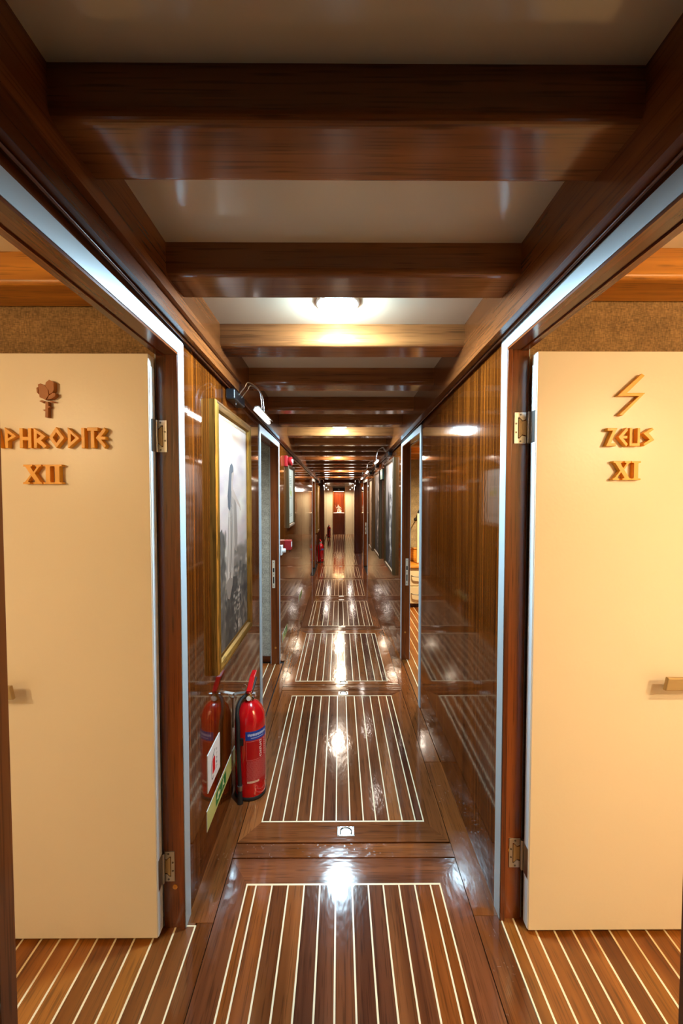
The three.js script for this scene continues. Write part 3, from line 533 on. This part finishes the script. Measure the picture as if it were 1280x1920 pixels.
extinguisher(-.405, 9.22, .3, 'small distant red fire extinguisher beside the dark post of the far portal', .9);
extinguisher(-.362, 14.75, .3, 'farthest red fire extinguisher, beyond the portal beside the cream end wall', .85);
{
  const b = group('wall_bracket', [-.512, .46, -2.02]); tag(b, 'thin steel wall bracket holding the neck of the big extinguisher', 'bracket');
  mesh('back_plate', rbox(.004, .15, .03, .001), M.steel, b, [.002, -.07, -.01]);
  mesh('arm', rbox(.075, .003, .022, .001), M.steel, b, [.038, .012, -.03], [0, .25, .05]);
  mesh('hook', tube([[.002, -.005, .012], [.012, .012, .012], [.02, .022, .004]], .0016, 10, 6), M.steel, b);
}

// ---------------------------------------------------------------- signs on the left wall
const fireSign = canvas(256, 256, (g, w, h) => { g.fillStyle = '#e4e1de'; g.fillRect(0, 0, w, h); g.fillStyle = '#d0121a'; g.beginPath(); g.moveTo(92, 100); g.quadraticCurveTo(120, 70, 148, 100); g.lineTo(148, 196); g.lineTo(92, 196); g.closePath(); g.fill(); g.strokeStyle = '#1c1c1c'; g.lineWidth = 7; g.beginPath(); g.moveTo(120, 82); g.lineTo(120, 58); g.lineTo(150, 46); g.moveTo(120, 66); g.quadraticCurveTo(70, 66, 74, 150); g.lineTo(76, 214); g.quadraticCurveTo(92, 232, 118, 214); g.stroke(); g.fillStyle = '#2a2a2a'; for (const [x, y, a, b] of [[172, 62, 18, 6], [178, 66, 6, 16], [172, 92, 5, 20], [180, 96, 14, 5], [170, 124, 16, 5], [172, 128, 5, 15], [186, 128, 5, 15], [172, 154, 16, 18], [172, 184, 6, 22], [182, 190, 12, 5]]) g.fillRect(x, y, a, b); });
function wallSign(name, s, D0, D1, y0, y1, tex, thick, label, category, grp, body) {
  const Dm = (D0 + D1) / 2, g = group(name, [XW(s, Dm), (y0 + y1) / 2, -Dm]); g.rotation.y = s < 0 ? Math.PI / 2 : -Math.PI / 2; tag(g, label, category, grp);
  mesh('backing', new THREE.BoxGeometry(D1 - D0, y1 - y0, thick), body || M.white, g, [0, 0, thick / 2]);
  mesh('print', new THREE.PlaneGeometry(D1 - D0 - .002, y1 - y0 - .002), std({ map: tex, roughness: .4 }), g, [0, 0, thick + .0004]);
  return g;
}
wallSign('fire_sign', -1, 1.617, 1.785, .274, .424, fireSign, .002, 'white sticker with a red extinguisher pictogram low on the left wall', 'sign');
const stripTex = (green) => canvas(1024, 200, (g, w, h) => { g.fillStyle = '#c3c777'; g.fillRect(0, 0, w, h); for (const [a, b] of green) { g.fillStyle = '#1c7a3a'; g.fillRect(a, 34, b - a, h - 68); g.fillStyle = '#dfe8b0'; const k = b - a; poly(g, [[a + k * .08, 112], [a + k * .2, 66], [a + k * .36, 66], [a + k * .30, 92], [a + k * .44, 92], [a + k * .42, 118], [a + k * .28, 118], [a + k * .24, 140]], '#dfe8b0'); g.beginPath(); g.arc(a + k * .72, 58, 11, 0, 7); g.fill(); poly(g, [[a + k * .66, 72], [a + k * .80, 74], [a + k * .76, 108], [a + k * .86, 142], [a + k * .80, 146], [a + k * .70, 118], [a + k * .58, 140], [a + k * .54, 134], [a + k * .64, 106]], '#dfe8b0'); } });
const stripA = stripTex([[270, 640]]), stripB = stripTex([[120, 420], [560, 860]]);
wallSign('exit_strip', -1, 1.604, 2.04, .130, .212, stripA, .0015, 'pale yellow low exit strip with a green running-man panel, partly behind the big extinguisher', 'exit strip', 'low exit strips along the left wall');
wallSign('exit_strip', -1, 3.79, 4.86, .112, .190, stripB, .0015, 'pale yellow low exit strip beyond the second left doorway', 'exit strip', 'low exit strips along the left wall');
wallSign('exit_strip', -1, 5.25, 6.1, .112, .188, stripB, .0015, 'pale low exit strip farther along, below and beyond the framed white plan', 'exit strip', 'low exit strips along the left wall');
const planTex = canvas(256, 300, (g, w, h) => { g.fillStyle = '#dfe6dc'; g.fillRect(0, 0, w, h); g.fillStyle = '#c9d24a'; g.fillRect(120, 120, 40, 30); g.fillStyle = '#7fb06a'; g.fillRect(90, 100, 26, 40); g.strokeStyle = '#8d9a90'; g.lineWidth = 3; g.strokeRect(60, 40, 130, 220); g.strokeRect(70, 160, 110, 90); g.fillStyle = '#5a6660'; for (let y = 50; y < 92; y += 9) g.fillRect(74, y, 90, 3); });
picture('plan_board', -1, 4.12, 4.66, 1.12, 1.735, .035, .028, planTex, M.goldDark, 'brown framed white plan on the left wall past the second doorway', 'notice board');
const exitTex = canvas(256, 160, (g, w, h) => { g.fillStyle = '#d9ece0'; g.fillRect(0, 0, w, h); g.fillStyle = '#2f8f63'; g.fillRect(10, 10, 150, 140); g.fillStyle = '#e8f4ec'; g.beginPath(); g.arc(92, 38, 12, 0, 7); g.fill(); poly(g, [[80, 54], [106, 56], [100, 92], [120, 132], [108, 138], [88, 104], [64, 132], [54, 124], [76, 92]], '#e8f4ec'); });
wallSign('exit_sign', 1, 5.02, 5.26, 1.63, 1.75, exitTex, .03, 'green and white exit sign between the first two dark paintings', 'sign', null, std({ color: col(0x1c4a38), roughness: .5 }));

// ---------------------------------------------------------------- alarm, call point, socket
{
  const a = group('alarm_siren', [-.512, 1.755, -4.02]); tag(a, 'dark red alarm siren high on the left wall above the framed plan', 'alarm');
  mesh('base', rbox(.03, .10, .10, .006), M.redMatt, a, [.015, 0, 0]); mesh('horn', lathe([[.03, 0], [.04, .01], [.043, .035], [.036, .04], [.02, .03], [.001, .03]], 28).rotateZ(-Math.PI / 2), M.redMatt, a, [.03, 0, 0]); mesh('grille', cyl(.018, .02, .01, 20).rotateZ(Math.PI / 2), M.white, a, [.072, 0, 0]);
  const c = group('call_point', [-.512, .972, -4.0]); tag(c, 'red fire call point box on the left wall past the second doorway', 'call point');
  mesh('case', rbox(.062, .09, .10, .005), M.redMatt, c, [.031, 0, 0]); mesh('glass', rbox(.003, .045, .05, .001), M.white, c, [.063, .005, 0]); mesh('key', tube([[.05, -.045, .02], [.05, -.07, .022]], .004, 6, 8), M.black, c);
  const k = group('wall_socket', [-.512, .955, -3.735]); tag(k, 'white wall socket between the second doorway and the red call point', 'socket');
  mesh('plate', rbox(.012, .085, .085, .004), M.white, k, [.006, 0, 0]); mesh('plug', cyl(.02, .018, .028, 20).rotateZ(Math.PI / 2), M.white, k, [.026, -.004, 0]);
}

// ---------------------------------------------------------------- second right cabin: bedside chest, shelf, reading lamp
{
  const c = group('bedside_chest', [1.08, 0, -5.62]); tag(c, 'cream two-drawer bedside chest with a wooden top seen through the second right doorway', 'chest');
  mesh('plinth', box(.5, .05, .34), M.darkwood, c, [0, .025, 0]);
  mesh('carcass', rbox(.5, .46, .4, .004), M.drawer, c, [0, .28, 0]);
  for (const y of [.165, .395]) { const d = mesh('drawer', rbox(.47, .215, .016, .003), M.drawer, c, [0, y, .206]); mesh('handle', tube([[-.16, .02, .008], [-.15, .015, .03], [0, .005, .036], [.15, .015, .03], [.16, .02, .008]], .006, 20, 8), M.screw, d); }
  mesh('top', rbox(.54, .03, .44, .006), M.orangeWood, c, [0, .525, .01]);
  const h = group('bed_board', [1.10, .541, -5.84]); tag(h, 'orange-brown wooden bed board standing behind the bedside chest', 'bed board');
  mesh('board', rbox(.72, .16, .05, .006), M.orangeWood, h, [0, .08, 0]); mesh('cap', rbox(.74, .02, .07, .005), M.orangeWood, h, [0, .17, 0]);
  const r = group('reading_lamp', [1.12, 1.2, -5.95]); tag(r, 'small black gooseneck reading lamp on the beige cabin wall', 'lamp');
  mesh('rose', cyl(.025, .03, .02, 20).rotateX(Math.PI / 2), M.black, r, [0, 0, .01]);
  mesh('arm', tube([[0, 0, .02], [0, .03, .10], [-.03, .05, .2], [-.07, .02, .27], [-.10, -.05, .30]], .006, 24, 8), M.black, r);
  mesh('head', lathe([[.001, .022], [.012, .02], [.022, .008], [.027, -.012], [.024, -.026], [.001, -.022]], 24), M.black, r, [-.106, -.075, .305]);
  const p = structure('trim_9', 'pale corner post inside the second right cabin'); mesh('post', rspan(1.02, 1.05, .55, 1.2, -5.62, -5.58, .004), M.drawer, p);
}

// ---------------------------------------------------------------- far portal and end room
{
  const t = structure('trim_10', 'dark wooden posts and lintel of the far portal');
  for (const s of [-1, 1]) { const x0 = s < 0 ? XL(10.6) - .03 : .375, x1 = s < 0 ? -.378 : XR(10.6) + .03; mesh('post', rspan(x0, x1, 0, yBeam(10.7) + .04, -PORTAL - .16, -PORTAL, .012, 'y'), M.darkwood, t); mesh('knee', extrude(outline([[0, 0], [0, -.1], [.02, -.035], [.1, 0]]), .12).rotateY(s < 0 ? 0 : Math.PI), M.darkwood, t, [s < 0 ? -.38 : .377, yBeam(10.7) - .035, s < 0 ? -PORTAL - .15 : -PORTAL - .03]); }
  mesh('lintel', rspan(-.5, .5, yBeam(10.7) - .04, yCeil(10.7) + .05, -PORTAL - .15, -PORTAL - .01, .008, 'x'), M.darkwood, t);
  for (const s of [-1, 1]) { const w = structure(s < 0 ? 'wall_left_end' : 'wall_right_end', 'glossy veneer wall of the end lobby'); const x = s < 0 ? -.47 : .46; mesh('panel', span(x, x + s * .05, -.01, 2.0, -END - .02, -PORTAL - .15, 'y'), M.veneer, w); }
  const c = structure('ceiling', 'dark ceiling with low beams in the end lobby'); mesh('ceiling_panel', span(-.5, .5, 1.84, 1.88, -END, -PORTAL - .1, 'x'), M.ceiling, c);
  for (const D of [11.4, 12.1, 12.8, 13.5, 14.2, 14.9]) mesh('beam', rspan(-.47, .46, 1.765, 1.845, -D - .14, -D, .014, 'x'), M.beam, c);
  mesh('panel', span(-.5, .5, -.01, 1.9, -END - .45, -END - .40, 'y'), M.cream, structure('wall_end', 'wall behind the lit niche'));
  for (const [a, b, n] of [[-.5, -.246, 'left'], [.206, .5, 'right']]) mesh('panel', span(a, b, 0, 1.9, -END - .4, -END, 'y'), M.cream, structure('wall_end_' + n, 'cream end wall beside the lit niche'));
  const w = structure('trim_11', 'orange wooden lining of the lit niche under a dark box');
  const k = group('display_cabinet', [-.02, 0, -END - .15]); tag(k, 'dark wooden cupboard under the orange lit niche at the end of the corridor', 'cabinet');
  mesh('lower_cupboard', rbox(.436, .795, .34, .006, 'y'), M.darkwood, k, [0, .3975, .02]);
  mesh('upper_box', rbox(.436, .12, .34, .006, 'x'), M.dark, w, [-.02, 1.67, -END - .13]);
  mesh('niche_back', box(.40, .81, .015, 'y'), M.niche, w, [-.02, 1.20, -END - .28]);
  for (const s of [-1, 1]) mesh('niche_side', rbox(.02, .815, .32, .003, 'y'), M.orangeWood, w, [-.02 + s * .208, 1.2025, -END - .13]);
  mesh('speaker', join(new THREE.TorusGeometry(.032, .006, 8, 24), cyl(.026, .026, .006, 20).rotateX(Math.PI / 2)), M.screw, w, [-.02, 1.67, -END + .04]);
  for (const [y, sgn] of [[1.598, -1], [.806, 1]]) { mesh('light_strip', box(.38, .008, .02), std({ color: 0xffffff, emissive: new THREE.Color(1, .72, .42), emissiveIntensity: 6 }), w, [-.02, y, -END - .01]); const l = new THREE.RectAreaLight(new THREE.Color(1, .62, .28), POWER.niche * (sgn < 0 ? 1 : .08), .38, .03); l.position.set(-.02, y + sgn * .006, -END - .02); l.rotation.x = sgn < 0 ? -Math.PI / 2 - .5 : Math.PI / 2 - .5; l.rotation.x = sgn < 0 ? -Math.PI / 2 : Math.PI / 2; l.name = 'lamp'; l.castShadow = true; w.add(l); }
  // marble statuette: one continuous body, striding with a spear and a sweeping cloak
  const st = group('statuette', [-.03, .806, -END - .06]); tag(st, 'small white statuette of a striding warrior with a spear in the lit niche', 'statuette');
  const J = [[[0, .20, 0], [0, .12, 0], .036, .03], [[0, .2, 0], [-.012, .245, .01], .028, .016], [[-.012, .262, .012], [-.013, .276, .012], .022, .019], [[.03, .215, 0], [.07, .19, .02], .014, .011], [[.07, .19, .02], [.1, .16, .03], .011, .009], [[-.03, .215, 0], [-.06, .20, .03], .014, .011], [[-.06, .2, .03], [-.085, .185, .04], .011, .01], [[-.015, .12, 0], [-.03, .06, .03], .022, .016], [[-.03, .06, .03], [-.045, .012, .02], .015, .014], [[.015, .12, 0], [.045, .07, .0], .022, .016], [[.045, .07, 0], [.06, .012, -.02], .015, .014], [[.03, .17, -.02], [.08, .06, -.03], .03, .034], [[-.05, .01, 0], [.09, .01, -.01], .022, .024]];
  const mc = new MarchingCubes(44, M.marble, false, false, 60000); mc.isolation = 0; const n = 44, half = .16;
  for (let z = 0; z < n; z++) for (let y = 0; y < n; y++) for (let x = 0; x < n; x++) {
    const p = [(x / n * 2 - 1) * half, (y / n * 2 - 1) * half + .15, (z / n * 2 - 1) * half]; let d = 0;
    for (const [a, b, r0, r1] of J) { const ab = b.map((v, i) => v - a[i]), ap = p.map((v, i) => v - a[i]); const t = clamp(ab.reduce((q, v, i) => q + v * ap[i], 0) / ab.reduce((q, v) => q + v * v, 1e-9)); const e = Math.hypot(...ap.map((v, i) => v - ab[i] * t)) - (r0 + (r1 - r0) * t); d += Math.exp(-e * 160); }
    mc.field[z * n * n + y * n + x] = Math.log(d + 1e-30) / 160;
  }
  mc.update(); const g = new THREE.BufferGeometry(), q = mc.count; g.setAttribute('position', new THREE.BufferAttribute(mc.positionArray.slice(0, q * 3), 3)); g.setAttribute('normal', new THREE.BufferAttribute(mc.normalArray.slice(0, q * 3), 3)); g.scale(half, half, half); g.translate(0, .15, 0);
  mesh('figure', g, M.marble, st);
  mesh('spear', tube([[-.13, .27, .04], [-.085, .185, .042], [-.04, .10, .045]], .004, 8, 6), M.marble, st);
  mesh('plinth', rbox(.24, .012, .12, .003), M.marble, st, [.01, -.003, 0]);
}
for (const [s, D, y, label] of [[-1, 11.5, 1.70, 'tiny lit picture lamp on the left wall of the end lobby'], [1, 11.5, 1.70, 'tiny lit picture lamp on the right wall of the end lobby'], [1, 13.6, 1.68, 'last tiny picture lamp on the right, near the end wall'], [-1, 13.6, 1.68, 'last tiny picture lamp on the left, near the end wall']]) {
  const g = group('picture_lamp', [s < 0 ? -.47 : .46, y, -D]); g.rotation.y = s < 0 ? Math.PI / 2 : -Math.PI / 2; tag(g, label, 'picture lamp');
  mesh('housing', rbox(.16, .04, .036, .006), M.black, g, [0, 0, .018]); mesh('arm', tube([[0, .01, .03], [0, .04, .08], [0, -.03, .115]], .0035, 14, 6), M.chrome, g);
  mesh('tube', cyl(.009, .009, .18, 10).rotateZ(Math.PI / 2), std({ color: 0xffffff, emissive: PICTURE, emissiveIntensity: 8 }), g, [0, -.045, .115]);
  const l = new THREE.PointLight(PICTURE, POWER.lobby * .14, 0, 2); l.position.set(0, -.062, .115); l.shadow.radius = 2.4; l.castShadow = true; l.name = 'lamp'; g.add(l);
}

// ---------------------------------------------------------------- cabin downlights
function downlight(x, y, z, color, power, angle, pen, label) {
  const g = group('ceiling_downlight', [x, y, z]); tag(g, label, 'downlight');
  mesh('ring', lathe([[.03, -.002], [.042, -.004], [.046, 0], [.046, .001]], 28), M.chrome, g);
  mesh('lens', cyl(.03, .03, .004, 24), std({ color: 0xffffff, emissive: color, emissiveIntensity: 6 }), g, [0, -.0005, 0]);
  const l = new THREE.SpotLight(color, power, 0, angle, pen, 2); l.position.set(0, -.012, 0); l.target.position.set(0, -1, 0); g.add(l, l.target); l.castShadow = true; l.shadow.radius = 1.6; l.name = 'lamp';
}
downlight(-1.25, 2.133, .25, WARM, POWER.cabinLeft, 1.25, .9, 'warm downlight in the ceiling of the left cabin');
downlight(1.32, 2.148, -.04, WARM, POWER.cabinRight, 1.35, .9, 'warm downlight in the ceiling of the right cabin');
for (const [s, p, t] of [[-1, POWER.bedLeft, 'shaded wall lamp in the left cabin'], [1, POWER.bedRight, 'shaded wall lamp in the right cabin']]) {
  const x = s < 0 ? -1.70 : 1.735, g = group('wall_lamp', [x, 1.72, .05]); tag(g, t, 'lamp');
  mesh('plate', rbox(.02, .12, .07, .004), M.brass, g, [-s * .0, 0, 0]); mesh('arm', tube([[0, 0, 0], [-s * .05, -.01, 0], [-s * .09, .02, 0]], .006, 10, 8), M.brass, g);
  mesh('globe', new THREE.SphereGeometry(.055, 24, 16), std({ color: 0xffffff, emissive: WARM, emissiveIntensity: 5 }), g, [-s * .10, .07, 0]);
  const l = new THREE.PointLight(WARM, p, 0, 2); l.position.set(-s * .10, .07, 0); l.castShadow = true; l.shadow.radius = 2; l.name = 'lamp'; g.add(l);
}
for (const [x, t] of [[-.30, 'small downlight over the cream end wall, on the side of the far extinguisher'], [.28, 'small downlight over the cream end wall, away from the far extinguisher']]) downlight(x, 1.838, -15.42, DIMWARM, 5.5, 1.15, .6, t);
downlight(-.95, 2.058, -2.8, DIMWARM, POWER.cabin2Left, 1.3, .8, 'dim downlight in the second left cabin');
downlight(1.2, 2.058, -4.75, WARM, POWER.cabin2Right, 1.35, .8, 'warm downlight in the second right cabin');

renderer.render(scene, camera);
